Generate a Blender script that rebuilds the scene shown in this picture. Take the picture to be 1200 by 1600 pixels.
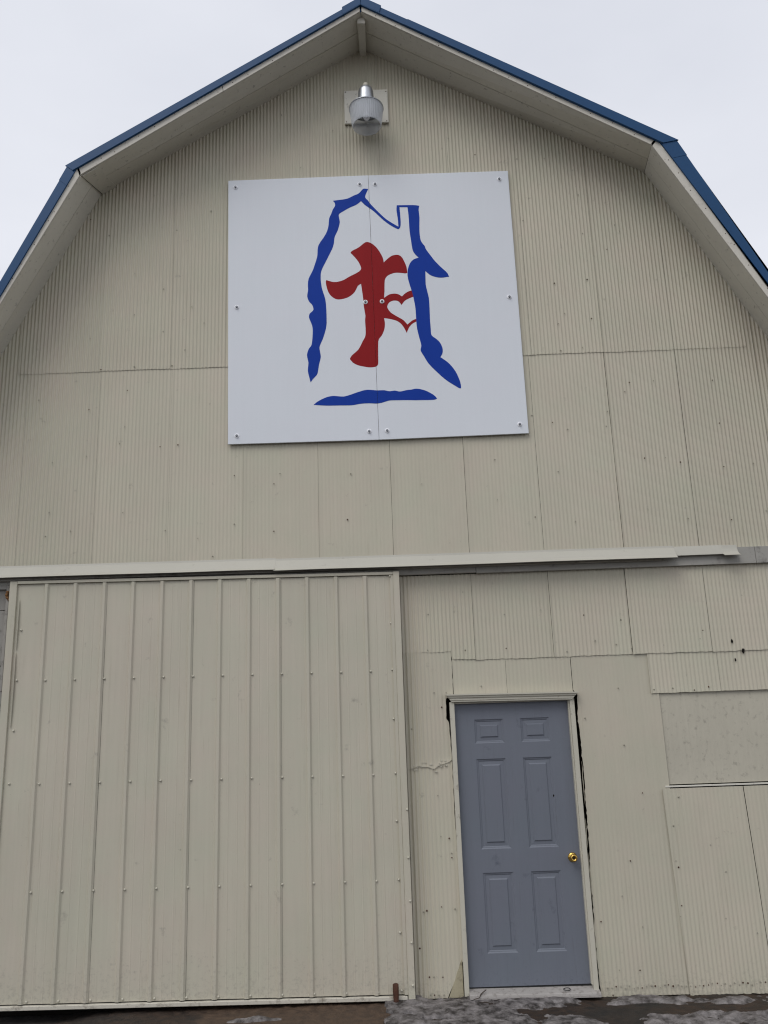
import bpy, bmesh, math, random
import numpy as np
from mathutils import Matrix, Vector
from mathutils.geometry import tessellate_polygon
for o in list(bpy.data.objects): bpy.data.objects.remove(o)
C = bpy.context.scene.collection
SC = bpy.context.scene
rnd = random.Random(7)

# ---------------------------------------------------------------- camera
CAM_D, CAM_Z = 6.9659, 1.8675
CAM_RIGHT = (0.999303, 0.015743, -0.033844)
CAM_UP = (0.036702, -0.249202, 0.967756)
CAM_FWD = (-0.006801, 0.968323, 0.249606)
cd = bpy.data.cameras.new('camera'); cam = bpy.data.objects.new('camera', cd); C.objects.link(cam)
cam.matrix_world = Matrix(((CAM_RIGHT[0], CAM_UP[0], -CAM_FWD[0], 0),
                           (CAM_RIGHT[1], CAM_UP[1], -CAM_FWD[1], -CAM_D),
                           (CAM_RIGHT[2], CAM_UP[2], -CAM_FWD[2], CAM_Z), (0, 0, 0, 1)))
cd.sensor_fit = 'VERTICAL'; cd.sensor_height = 24.0; cd.lens = 24.0 * 1350 / 1600
cd.clip_start = .05; cd.clip_end = 2000
SC.camera = cam

# ---------------------------------------------------------------- overcast sky and soft sun
SUN_EL, SUN_AZ = math.radians(52), math.radians(212)      # from the front, a little left of the camera
w = bpy.data.worlds.new('World'); SC.world = w; w.use_nodes = True
nt = w.node_tree; nt.nodes.clear(); N = nt.nodes.new; L = nt.links.new
wo = N('ShaderNodeOutputWorld'); bg = N('ShaderNodeBackground'); L(bg.outputs[0], wo.inputs[0])
sky = N('ShaderNodeTexSky'); sky.sky_type = 'NISHITA'; sky.sun_disc = False
sky.sun_elevation = SUN_EL; sky.sun_rotation = SUN_AZ
hs = N('ShaderNodeHueSaturation'); hs.inputs['Saturation'].default_value = .35; L(sky.outputs[0], hs.inputs['Color'])
tc = N('ShaderNodeTexCoord'); mp = N('ShaderNodeMapping'); mp.inputs['Scale'].default_value = (1, 1, 2.2)
L(tc.outputs['Generated'], mp.inputs[0])
nz = N('ShaderNodeTexNoise'); nz.inputs['Scale'].default_value = 1.7; nz.inputs['Detail'].default_value = 5
nz.inputs['Roughness'].default_value = .5; L(mp.outputs[0], nz.inputs['Vector'])
cr = N('ShaderNodeValToRGB'); cr.color_ramp.elements[0].position = .3; cr.color_ramp.elements[1].position = .72
cr.color_ramp.elements[0].color = (6.75, 7.0, 7.75, 1); cr.color_ramp.elements[1].color = (8.2, 8.4, 9.05, 1)
L(nz.outputs[0], cr.inputs[0])
mx = N('ShaderNodeMix'); mx.data_type = 'RGBA'; mx.inputs['Factor'].default_value = .94
L(hs.outputs[0], mx.inputs['A']); L(cr.outputs[0], mx.inputs['B'])
L(mx.outputs['Result'], bg.inputs['Color']); bg.inputs['Strength'].default_value = .1
sd = bpy.data.lights.new('sun', 'SUN'); sd.energy = 1.1; sd.angle = math.radians(35); sd.color = (1, .97, .93)
sun = bpy.data.objects.new('sun', sd); C.objects.link(sun)
sdir = Vector((math.sin(SUN_AZ) * math.cos(SUN_EL), math.cos(SUN_AZ) * math.cos(SUN_EL), math.sin(SUN_EL)))
sun.rotation_euler = sdir.to_track_quat('Z', 'Y').to_euler(); sun.location = sdir * 30
vs = SC.view_settings; vs.view_transform = 'Standard'; vs.look = 'None'; vs.gamma = 1; vs.exposure = .08
vs.use_curve_mapping = False
SC.cycles.filter_width = 1.15

# ---------------------------------------------------------------- measured outlines, metres (x, z) on the wall
BLUE = [(-0.09, 6.715), (-0.131, 6.721), (-0.151, 6.703), (-0.181, 6.671), (-0.221, 6.654), (-0.28, 6.625), (-0.339, 6.615), (-0.417, 6.607), (-0.4,
    6.584), (-0.398, 6.553), (-0.419, 6.515), (-0.434, 6.472), (-0.454, 6.423), (-0.46, 6.358), (-0.476, 6.293), (-0.506, 6.235), (-0.55, 6.166),
    (-0.563, 6.113), (-0.567, 6.049), (-0.587, 5.975), (-0.612, 5.901), (-0.646, 5.829), (-0.655, 5.766), (-0.654, 5.713), (-0.662, 5.651), (-0.644,
    5.598), (-0.621, 5.571), (-0.609, 5.519), (-0.641, 5.484), (-0.648, 5.443), (-0.623, 5.37), (-0.618, 5.298), (-0.629, 5.187), (-0.654, 5.147),
    (-0.671, 5.087), (-0.659, 5.017), (-0.665, 4.947), (-0.655, 4.887), (-0.642, 4.832), (-0.616, 4.87), (-0.583, 4.909), (-0.568, 4.993), (-0.551,
    5.072), (-0.561, 5.158), (-0.532, 5.233), (-0.502, 5.334), (-0.494, 5.426), (-0.498, 5.581), (-0.511, 5.655), (-0.533, 5.74), (-0.538, 5.877),
    (-0.496, 5.981), (-0.436, 6.107), (-0.416, 6.171), (-0.407, 6.236), (-0.379, 6.3), (-0.358, 6.386), (-0.366, 6.458), (-0.332, 6.489), (-0.263,
    6.53), (-0.204, 6.556), (-0.159, 6.592), (-0.126, 6.552), (-0.083, 6.515), (-0.04, 6.476), (0.025, 6.402), (0.091, 6.339), (0.161, 6.292), (0.181,
    6.297), (0.192, 6.329), (0.194, 6.395), (0.189, 6.514), (0.262, 6.51), (0.268, 6.424), (0.271, 6.271), (0.281, 6.162), (0.29, 6.076), (0.309,
    6.032), (0.341, 5.993), (0.298, 5.979), (0.263, 5.943), (0.239, 5.875), (0.236, 5.801), (0.253, 5.717), (0.273, 5.632), (0.284, 5.559), (0.291,
    5.496), (0.293, 5.393), (0.297, 5.301), (0.316, 5.198), (0.327, 5.137), (0.319, 5.092), (0.346, 5.036), (0.384, 4.964), (0.454, 4.881), (0.524,
    4.809), (0.585, 4.762), (0.634, 4.728), (0.65, 4.727), (0.646, 4.784), (0.619, 4.865), (0.585, 4.926), (0.542, 4.977), (0.487, 5.022), (0.507,
    5.059), (0.509, 5.109), (0.486, 5.166), (0.451, 5.203), (0.42, 5.234), (0.416, 5.296), (0.414, 5.398), (0.415, 5.491), (0.413, 5.595), (0.395,
    5.7), (0.392, 5.753), (0.395, 5.858), (0.433, 5.819), (0.48, 5.796), (0.536, 5.786), (0.603, 5.794), (0.586, 5.834), (0.541, 5.884), (0.487,
    5.95), (0.452, 6.005), (0.412, 6.071), (0.399, 6.109), (0.368, 6.164), (0.36, 6.267), (0.366, 6.398), (0.362, 6.475), (0.369, 6.519), (0.331,
    6.528), (0.253, 6.532), (0.166, 6.534), (0.161, 6.484), (0.17, 6.385), (0.172, 6.314), (0.139, 6.337), (0.064, 6.395), (-0.002, 6.469), (-0.067,
    6.549), (-0.095, 6.595), (-0.121, 6.637)]
BASE = [(-0.619, 4.625), (-0.578, 4.657), (-0.509, 4.689), (-0.444, 4.699), (-0.362, 4.69), (-0.288, 4.709), (-0.195, 4.738), (-0.14, 4.743), (-0.074,
    4.735), (-0.012, 4.734), (0.033, 4.723), (0.079, 4.727), (0.125, 4.717), (0.18, 4.727), (0.226, 4.731), (0.263, 4.737), (0.309, 4.729), (0.354,
    4.711), (0.398, 4.684), (0.425, 4.661), (0.439, 4.638), (0.405, 4.629), (0.313, 4.631), (0.25, 4.632), (0.186, 4.636), (0.094, 4.638), (0.03,
    4.638), (-0.025, 4.623), (-0.076, 4.615), (-0.144, 4.62), (-0.217, 4.618), (-0.29, 4.608), (-0.382, 4.61), (-0.51, 4.613)]
RED = [(-0.117, 6.171), (-0.146, 6.159), (-0.196, 6.118), (-0.254, 6.087), (-0.268, 6.068), (-0.236, 6.029), (-0.199, 5.974), (-0.177, 5.914),
    (-0.187, 5.888), (-0.221, 5.863), (-0.289, 5.829), (-0.337, 5.8), (-0.404, 5.783), (-0.451, 5.791), (-0.489, 5.806), (-0.495, 5.785), (-0.486,
    5.727), (-0.468, 5.674), (-0.435, 5.633), (-0.389, 5.611), (-0.322, 5.621), (-0.274, 5.645), (-0.236, 5.685), (-0.211, 5.736), (-0.182, 5.756),
    (-0.174, 5.682), (-0.167, 5.609), (-0.162, 5.526), (-0.152, 5.443), (-0.156, 5.402), (-0.154, 5.319), (-0.158, 5.248), (-0.183, 5.199), (-0.222,
    5.124), (-0.279, 5.071), (-0.298, 5.037), (-0.272, 5.001), (-0.226, 4.974), (-0.171, 4.959), (-0.125, 4.951), (-0.079, 4.955), (-0.058, 4.972),
    (-0.052, 5.012), (-0.046, 5.193), (-0.018, 5.242), (0.009, 5.302), (0.017, 5.364), (0.011, 5.413), (0.067, 5.402), (0.122, 5.382), (0.159, 5.352),
    (0.185, 5.31), (0.205, 5.264), (0.227, 5.314), (0.257, 5.348), (0.29, 5.367), (0.31, 5.38), (0.29, 5.393), (0.253, 5.376), (0.214, 5.343), (0.179,
    5.388), (0.124, 5.426), (0.074, 5.464), (0.047, 5.506), (0.045, 5.532), (0.063, 5.563), (0.101, 5.579), (0.144, 5.57), (0.17, 5.534), (0.2,
    5.573), (0.244, 5.597), (0.284, 5.614), (0.297, 5.641), (0.275, 5.668), (0.247, 5.667), (0.208, 5.647), (0.177, 5.617), (0.146, 5.639), (0.113,
    5.647), (0.066, 5.641), (0.018, 5.609), (0.025, 5.684), (0.031, 5.784), (0.063, 5.83), (0.121, 5.851), (0.168, 5.849), (0.22, 5.842), (0.233,
    5.849), (0.228, 5.908), (0.202, 5.983), (0.18, 6.016), (0.151, 6.03), (0.108, 6.025), (0.069, 6.0), (0.027, 5.959), (0.021, 6.002), (-0.001,
    6.056), (-0.033, 6.111), (-0.075, 6.154)]
SIGN_SCREWS = [(-1.309, 6.786), (-0.167, 6.768), (-0.026, 6.762), (1.114, 6.764), (-1.287, 5.573), (-0.148, 5.575), (-0.001, 5.575), (1.124, 5.571),
    (-1.276, 4.369), (-0.15, 4.365), (0.003, 4.365), (1.128, 4.378)]
STRIP_EDGE = [(2.137, 0.388), (1.978, 0.381), (1.953, 0.4), (1.851, 0.404), (1.687, 0.408), (1.441, 0.41), (1.274, 0.408), (1.035, 0.413), (0.711,
    0.42), (0.348, 0.419), (0.251, 0.418), (0.003, 0.29)]
RSHEET_EDGE = [(2.347, 1.446), (2.139, 1.427), (1.987, 1.414), (1.88, 1.409), (1.822, 1.417), (1.725, 1.415), (1.592, 1.418), (1.347, 1.415), (1.195,
    1.413), (0.93, 1.406), (0.566, 1.399), (0.169, 1.395), (-0.017, 1.401)]
FASCIA_BOT = [(-3.201, 5.47), (-2.594, 6.688), (-0.099, 8.302), (2.395, 6.763), (3.19, 5.262)]
FASCIA_TOP = [(-3.208, 5.556), (-2.626, 6.757), (-0.101, 8.359), (2.442, 6.793), (3.21, 5.399)]
TRIM_TOP = [(-3.213, 5.683), (-2.695, 6.798), (-0.093, 8.428), (2.607, 6.801), (3.219, 5.493)]
TRIM_BOT = [(-3.202, 5.548), (-2.628, 6.746), (-0.1, 8.36), (2.472, 6.781), (3.204, 5.39)]
TRIMEND = [(-2.695, 6.798), (-2.658, 6.741), (2.607, 6.797), (2.58, 6.753), (-2.74, 6.662), (2.617, 6.668), (-0.26, 8.328), (0.07, 8.341), (0.309,
    8.151), (-0.258, 8.407), (0.071, 8.391), (-1.401, 7.501)]
SOFFIT_WALL = [(-3.366, 5.209), (-2.55, 6.799), (-0.103, 8.277), (2.452, 6.797), (3.347, 5.09)]
SPLIT = [[(-3.322, 5.361), (-2.996, 5.99), (-2.189, 7.067), (-0.15, 8.346), (0.109, 8.267), (2.47, 6.854), (2.801, 6.209), (3.301, 5.199)], [(-3.298,
    5.335), (-2.974, 5.96), (-2.173, 7.029), (-0.149, 8.298), (0.109, 8.22), (2.451, 6.818), (2.78, 6.177), (3.276, 5.174)], [(-3.274, 5.309),
    (-2.952, 5.93), (-2.157, 6.991), (-0.148, 8.251), (0.108, 8.174), (2.433, 6.781), (2.76, 6.145), (3.252, 5.15)]]
BEAM = [(-0.133, 8.321), (-0.062, 8.318), (-0.122, 8.271), (-0.069, 8.268)]
NAILS = [(-2.236, 4.834), (-2.562, 4.669), (-2.245, 4.499), (-1.936, 4.307), (-2.562, 4.246), (-2.849, 4.2), (-2.23, 3.738), (-2.867, 3.559), (-2.848,
    3.762), (-2.661, 3.595), (-1.871, 3.571), (-1.598, 3.495), (-1.784, 4.318), (-1.3, 4.026), (-1.296, 3.604), (-0.965, 3.94), (-0.966, 3.531),
    (-0.318, 4.005), (-0.354, 3.607), (0.276, 3.893), (0.9, 4.082), (0.898, 3.73), (1.2, 3.57), (1.411, 4.394), (1.423, 3.955), (1.529, 3.519),
    (1.887, 4.474), (2.156, 4.045), (2.452, 3.999), (2.457, 3.511), (2.812, 3.487), (2.052, 4.649), (1.535, 4.326), (2.333, 4.043), (2.809, 3.946),
    (3.106, 3.552), (0.943, 4.824), (1.242, 4.465), (1.145, 4.638), (1.204, 4.772), (1.828, 5.726), (1.536, 5.308), (1.832, 5.345), (2.033, 6.017),
    (1.535, 5.701), (1.601, 5.404), (1.537, 5.052), (1.728, 5.074), (-1.744, 5.193), (-2.213, 5.956), (-1.948, 5.792), (-1.58, 5.444), (-2.203,
    5.551), (-1.941, 5.379), (-2.585, 5.338), (-2.184, 5.053), (-1.691, 5.605), (-2.64, 6.529), (-1.536, 6.567), (-0.885, 7.568), (-0.404, 7.37),
    (-0.709, 6.989), (0.296, 7.443), (0.911, 7.052), (0.277, 6.822), (0.671, 7.236), (1.547, 6.982), (1.825, 6.584), (2.126, 6.26), (1.83, 6.188),
    (2.165, 6.193), (2.309, 4.739), (2.813, 4.724), (2.822, 4.332), (3.058, 3.964), (0.278, 2.795), (0.567, 2.967), (0.891, 2.773), (1.186, 2.799),
    (1.527, 2.745), (1.599, 2.538), (1.764, 2.502), (2.81, 2.859), (2.462, 2.589), (2.094, 3.095), (0.26, 2.509), (0.56, 2.499), (0.887, 2.502),
    (1.368, 2.46), (1.883, 2.467), (2.139, 2.483), (2.434, 2.523), (0.67, 2.214), (2.339, 2.126), (2.024, 2.142), (2.171, 2.147), (2.452, 2.147),
    (1.745, 2.162), (1.746, 1.729), (1.463, 1.941), (1.85, 1.371), (2.119, 1.334), (2.056, 1.129), (2.046, 0.88), (2.06, 0.834), (2.318, 0.984),
    (2.408, 0.792), (1.707, 0.89), (1.62, 0.648), (2.052, 0.569), (2.034, 0.495), (2.366, 0.472), (2.582, 0.366), (1.447, 0.478), (1.749, 0.434),
    (0.391, 2.174), (0.295, 2.177), (0.35, 2.062), (0.287, 1.404), (0.416, 1.621), (0.107, 1.905), (0.359, 1.092), (0.372, 0.987), (0.371, 0.955),
    (0.296, 1.108), (0.166, 0.592), (0.276, 0.615), (0.376, 0.599), (0.142, 0.584), (0.102, 0.338), (0.164, 0.144), (0.197, 0.143), (0.262, 0.141),
    (0.168, 0.026), (0.196, 0.025), (0.228, 0.024), (0.265, 0.023), (1.487, -0.014), (1.699, 0.144), (1.55, 0.149)]
TRIMNAILS = [(0.157, 1.144)]
DOOR_SCREWS = [(-2.768, 2.373), (-2.534, 2.371), (-2.301, 2.369), (-2.068, 2.367), (-1.835, 2.365), (-1.602, 2.363), (-1.369, 2.362), (-1.136, 2.36),
    (-0.904, 2.358), (-0.671, 2.356), (-0.439, 2.354), (-0.207, 2.353), (-2.764, 1.594), (-2.531, 1.592), (-2.299, 1.59), (-2.066, 1.589), (-1.834,
    1.587), (-1.601, 1.585), (-1.369, 1.583), (-1.137, 1.582), (-0.905, 1.58), (-0.674, 1.578), (-0.442, 1.576), (-0.211, 1.575), (-2.777, 0.824),
    (-2.543, 0.824), (-2.309, 0.824), (-2.076, 0.824), (-1.842, 0.823), (-1.608, 0.823), (-1.375, 0.823), (-1.142, 0.823), (-0.909, 0.823), (-0.675,
    0.823), (-0.443, 0.823), (-0.21, 0.823), (-2.759, 0.092), (-2.527, 0.091), (-2.296, 0.09), (-2.065, 0.089), (-1.834, 0.088), (-1.602, 0.086),
    (-1.372, 0.085), (-1.141, 0.084), (-0.91, 0.083), (-0.68, 0.082), (-0.449, 0.08), (-0.219, 0.079), (-2.994, 2.38), (-2.996, 1.602), (-2.987,
    2.775), (-2.991, 1.995), (-0.02, 3.1), (-0.023, 2.725), (-0.026, 2.36), (-0.03, 1.985), (-0.03, 1.583), (-0.033, 1.239), (-0.034, 0.828), (-0.039,
    0.469), (-0.04, 0.086), (0.047, 1.318), (0.043, 0.98), (0.044, 0.682), (0.042, 0.402), (0.04, 0.121)]
HOLES = [(2.678, 2.494), (2.758, 2.415), (2.688, 2.348), (1.818, 2.693), (1.171, 1.375), (2.69, 2.065)]
CAMM = {'D': 6.9659, 'CZ': 1.8675, 'R': [[0.999303, 0.015743, -0.033844], [0.036702, -0.249202, 0.967756], [-0.006801, 0.968323, 0.249606]]}

# ---------------------------------------------------------------- materials
def mat(name, base, rough=.6, var=.06, streak=.04, metal=0, bump=.15, bscale=60, dirt=None, dirt_amt=.0,
        dirt_scale=3, per_obj=.0, spec=.3, grain=None, dirt_low=None, hue=.0, specks=0):
    m = bpy.data.materials.new(name); m.use_nodes = True
    t = m.node_tree; n = t.nodes.new; l = t.links.new
    b = t.nodes['Principled BSDF']
    b.inputs['Roughness'].default_value = rough; b.inputs['Metallic'].default_value = metal
    b.inputs['Specular IOR Level'].default_value = spec
    c = n('ShaderNodeTexCoord').outputs['Object']
    def noise(scale, det=4, vec=None, sc=None, r=.55):
        x = n('ShaderNodeTexNoise'); x.inputs['Scale'].default_value = scale; x.inputs['Detail'].default_value = det
        x.inputs['Roughness'].default_value = r
        if sc:
            q = n('ShaderNodeMapping'); q.inputs['Scale'].default_value = sc; l(c, q.inputs[0]); l(q.outputs[0], x.inputs['Vector'])
        else: l(c, x.inputs['Vector'])
        return x.outputs[0]
    def math_(op, a, bb, cc=None):
        x = n('ShaderNodeMath'); x.operation = op
        for i, v in enumerate((a, bb, cc)):
            if v is None: continue
            if hasattr(v, 'links'): l(v, x.inputs[i])
            else: x.inputs[i].default_value = v
        return x.outputs[0]
    val = math_('MULTIPLY_ADD', math_('SUBTRACT', noise(1.3, 5), .5), var * 4, 1.0)
    val = math_('ADD', val, math_('MULTIPLY', math_('SUBTRACT', noise(1, 4, sc=(38, 20, .9)), .5), streak * 4))
    val = math_('ADD', val, math_('MULTIPLY', math_('SUBTRACT', noise(180, 2), .5), .05))
    if per_obj:
        oi = n('ShaderNodeObjectInfo')
        val = math_('ADD', val, math_('MULTIPLY', math_('SUBTRACT', oi.outputs['Random'], .5), per_obj))
    vm = n('ShaderNodeVectorMath'); vm.operation = 'SCALE'; vm.inputs[0].default_value = base; l(val, vm.inputs['Scale'])
    col = vm.outputs[0]
    if hue:                               # patches of slightly pinker and greener old paint
        hm = n('ShaderNodeMix'); hm.data_type = 'RGBA'; hm.blend_type = 'MULTIPLY'; hm.inputs['Factor'].default_value = 1
        hr = n('ShaderNodeValToRGB'); hr.color_ramp.elements[0].position = .3; hr.color_ramp.elements[1].position = .7
        hr.color_ramp.elements[0].color = (1 + hue, 1 - hue * .3, 1 - hue * .1, 1); hr.color_ramp.elements[1].color = (1 - hue * .6, 1 + hue * .3, 1 - hue * .5, 1)
        l(noise(2.3, 5, r=.6), hr.inputs[0]); l(col, hm.inputs['A']); l(hr.outputs[0], hm.inputs['B']); col = hm.outputs['Result']
    if specks:                            # small scuffs, chips and fly spots
        sr = n('ShaderNodeMapRange'); sr.inputs['From Min'].default_value = .73 - specks * .1; sr.inputs['From Max'].default_value = .78
        l(noise(26, 5, r=.72), sr.inputs[0])
        sm = n('ShaderNodeMix'); sm.data_type = 'RGBA'; l(math_('MULTIPLY', sr.outputs[0], .75), sm.inputs['Factor']); l(col, sm.inputs['A'])
        sm.inputs['B'].default_value = (base[0] * .3, base[1] * .28, base[2] * .26, 1); col = sm.outputs['Result']
        dr = n('ShaderNodeMapRange'); dr.inputs['From Min'].default_value = .60; dr.inputs['From Max'].default_value = .80
        l(noise(1, 6, sc=(55, 30, 2.2), r=.62), dr.inputs[0])
        dm = n('ShaderNodeMix'); dm.data_type = 'RGBA'; l(math_('MULTIPLY', dr.outputs[0], .45), dm.inputs['Factor']); l(col, dm.inputs['A'])
        dm.inputs['B'].default_value = (base[0] * .62, base[1] * .58, base[2] * .52, 1); col = dm.outputs['Result']
    if dirt:
        mask = noise(dirt_scale, 8, r=.7)
        r_ = n('ShaderNodeMapRange'); r_.inputs['From Min'].default_value = .62 - dirt_amt * .5
        r_.inputs['From Max'].default_value = .78; l(mask, r_.inputs[0])
        f = r_.outputs[0]
        if dirt_low:                      # splash-back: mud specks that get denser near the foot of the wall
            sp = n('ShaderNodeSeparateXYZ'); l(c, sp.inputs[0])
            r2 = n('ShaderNodeMapRange'); r2.inputs['From Min'].default_value = dirt_low; r2.inputs['From Max'].default_value = 0
            l(sp.outputs['Z'], r2.inputs[0])
            m2 = noise(38, 6, r=.75)
            r3 = n('ShaderNodeMapRange'); r3.inputs['From Max'].default_value = .74
            l(m2, r3.inputs[0]); l(math_('MULTIPLY_ADD', r2.outputs[0], -.26, .71), r3.inputs['From Min'])
            f = math_('MAXIMUM', f, math_('MULTIPLY', r3.outputs[0], math_('MULTIPLY', r2.outputs[0], .8)))
        x = n('ShaderNodeMix'); x.data_type = 'RGBA'; l(f, x.inputs['Factor']); l(col, x.inputs['A'])
        x.inputs['B'].default_value = (*dirt, 1); col = x.outputs['Result']
    l(col, b.inputs['Base Color'])
    h = noise(bscale, 5, r=.65)
    if grain: h = math_('ADD', math_('MULTIPLY', h, .4), noise(1, 5, sc=grain, r=.6))
    bp = n('ShaderNodeBump'); bp.inputs['Strength'].default_value = bump; bp.inputs['Distance'].default_value = .004
    l(h, bp.inputs['Height']); l(bp.outputs[0], b.inputs['Normal'])
    rr = math_('ADD', math_('MULTIPLY', noise(7, 3), .2), rough - .1); l(rr, b.inputs['Roughness'])
    return m

CREAM = (.520, .488, .392)
M = {}
M['siding'] = mat('painted_tin_siding', CREAM, .55, .04, .022, bump=.14, bscale=45, dirt=(.27, .25, .20), dirt_amt=-.02,
                  dirt_scale=9, per_obj=.07, dirt_low=.35, hue=.03, specks=.35)
M['steel'] = mat('painted_steel_door', (.508, .478, .390), .5, .045, .03, bump=.10, bscale=25, dirt=(.30, .28, .235), dirt_amt=-.04,
                 dirt_scale=7, per_obj=.04, dirt_low=.8, hue=.03, specks=.5)
M['trim'] = mat('cream_trim_paint', (.53, .505, .42), .5, .05, .02, bump=.15, bscale=40, dirt=(.2, .18, .14), dirt_amt=.03, dirt_scale=12, per_obj=.04)
M['flash'] = mat('flashing_paint', (.47, .455, .395), .45, .04, .01, bump=.1, bscale=20, dirt=(.25, .23, .19), dirt_amt=.0, dirt_scale=10)
M['rail'] = mat('worn_white_rail', (.56, .53, .45), .6, .1, .02, bump=.3, bscale=50, dirt=(.10, .075, .05), dirt_amt=.22, dirt_scale=14)
M['wood'] = mat('painted_board', (.68, .655, .575), .7, .06, .02, bump=.5, bscale=30, dirt=(.12, .10, .08), dirt_amt=.05, dirt_scale=22, per_obj=.07, grain=(3, 60, 60))
M['fascia'] = mat('fascia_board_paint', (.62, .59, .52), .7, .05, .02, bump=.4, bscale=30, dirt=(.2, .18, .15), dirt_amt=.06, dirt_scale=16, per_obj=.05)
M['greywood'] = mat('weathered_board', (.33, .315, .285), .85, .12, .06, bump=.7, bscale=50, dirt=(.07, .06, .055), dirt_amt=.2, dirt_scale=9, grain=(60, 60, 3), per_obj=.15)
M['header'] = mat('grey_header_board', (.37, .358, .325), .8, .08, .02, bump=.5, bscale=30, dirt=(.12, .11, .10), dirt_amt=.15, dirt_scale=12, grain=(2, 50, 50), per_obj=.06)
M['ply'] = mat('painted_plywood', (.49, .460, .375), .85, .07, .03, bump=1.0, bscale=28, dirt=(.25, .23, .19), dirt_amt=.12, dirt_scale=24, grain=(34, 10, 5))
M['lumber'] = mat('old_cream_lumber', (.40, .36, .25), .8, .1, .06, bump=.8, bscale=40, dirt=(.08, .06, .04), dirt_amt=.25, dirt_scale=15, grain=(3, 40, 70))
M['black'] = mat('cavity_shade', (.014, .012, .010), .95, .2, .1, bump=.6, bscale=40, spec=.1)  # near-black colour stands in for the shade inside gaps and holes
M['blue_roof'] = mat('blue_roof_steel', (.011, .064, .165), .42, .06, .02, bump=.04, bscale=20, spec=.25)
M['sign'] = mat('white_sign_panel', (.715, .745, .79), .55, .015, .008, bump=.05, bscale=60, per_obj=.01, hue=.008, specks=.0)
M['blue'] = mat('blue_sign_paint', (.005, .042, .32), .5, .05, .02, bump=.08, bscale=60, spec=.12)
M['red'] = mat('red_sign_paint', (.27, .009, .012), .5, .05, .03, bump=.08, bscale=60, spec=.12)
M['zinc'] = mat('zinc_screw', (.22, .23, .25), .4, .05, 0, metal=.9, bump=.05)
M['washer'] = mat('white_washer', (.88, .89, .92), .4, .02, 0, bump=.02)
M['gap_fill'] = mat('dark_gap_fill', (.02, .02, .02), .7, .1, 0, bump=.2)  # near-black fill for the shaded gap under the walk door
M['door'] = mat('blue_grey_door_paint', (.158, .173, .206), .42, .035, .02, bump=.12, bscale=55, dirt=(.075, .085, .11), dirt_amt=.02, dirt_scale=6, dirt_low=.3, spec=.3, hue=.02, specks=.3)
M['brass'] = mat('brass', (.62, .40, .10), .22, .05, 0, metal=1, bump=.02)
M['keyway'] = mat('dark_keyway', (.03, .02, .01), .5, .05, 0, metal=.6, bump=.02)
M['sill'] = mat('worn_sill', (.36, .34, .32), .6, .12, .02, bump=.4, bscale=60, dirt=(.09, .07, .055), dirt_amt=.22, dirt_scale=24)
M['alu'] = mat('spun_aluminium', (.48, .50, .53), .42, .05, 0, metal=1, bump=.04)
M['rust'] = mat('rusty_iron', (.085, .038, .024), .85, .2, .05, bump=.9, bscale=90, dirt=(.02, .012, .01), dirt_amt=.3, dirt_scale=40)
M['twig'] = mat('brown_twig', (.05, .035, .025), .9, .1, 0, bump=.4)
M['wire'] = mat('black_wire', (.012, .012, .012), .5, .1, 0, bump=.1)
M['stone'] = mat('dark_stone', (.03, .028, .026), .8, .2, 0, bump=.8, bscale=60)
M['foam'] = mat('orange_foam', (.22, .115, .05), .9, .2, 0, bump=.9, bscale=70)
M['nail'] = mat('painted_nail', (.33, .31, .25), .5, .05, 0, bump=.1)
M['rear'] = mat('barn_side_paint', (.48, .46, .38), .6, .05, .05, bump=.2)

def acrylic():
    m = bpy.data.materials.new('ribbed_acrylic'); m.use_nodes = True
    t = m.node_tree; b = t.nodes['Principled BSDF']
    b.inputs['Base Color'].default_value = (.80, .83, .87, 1); b.inputs['Roughness'].default_value = .25
    b.inputs['Alpha'].default_value = .42
    return m
M['acrylic'] = acrylic()

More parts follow.
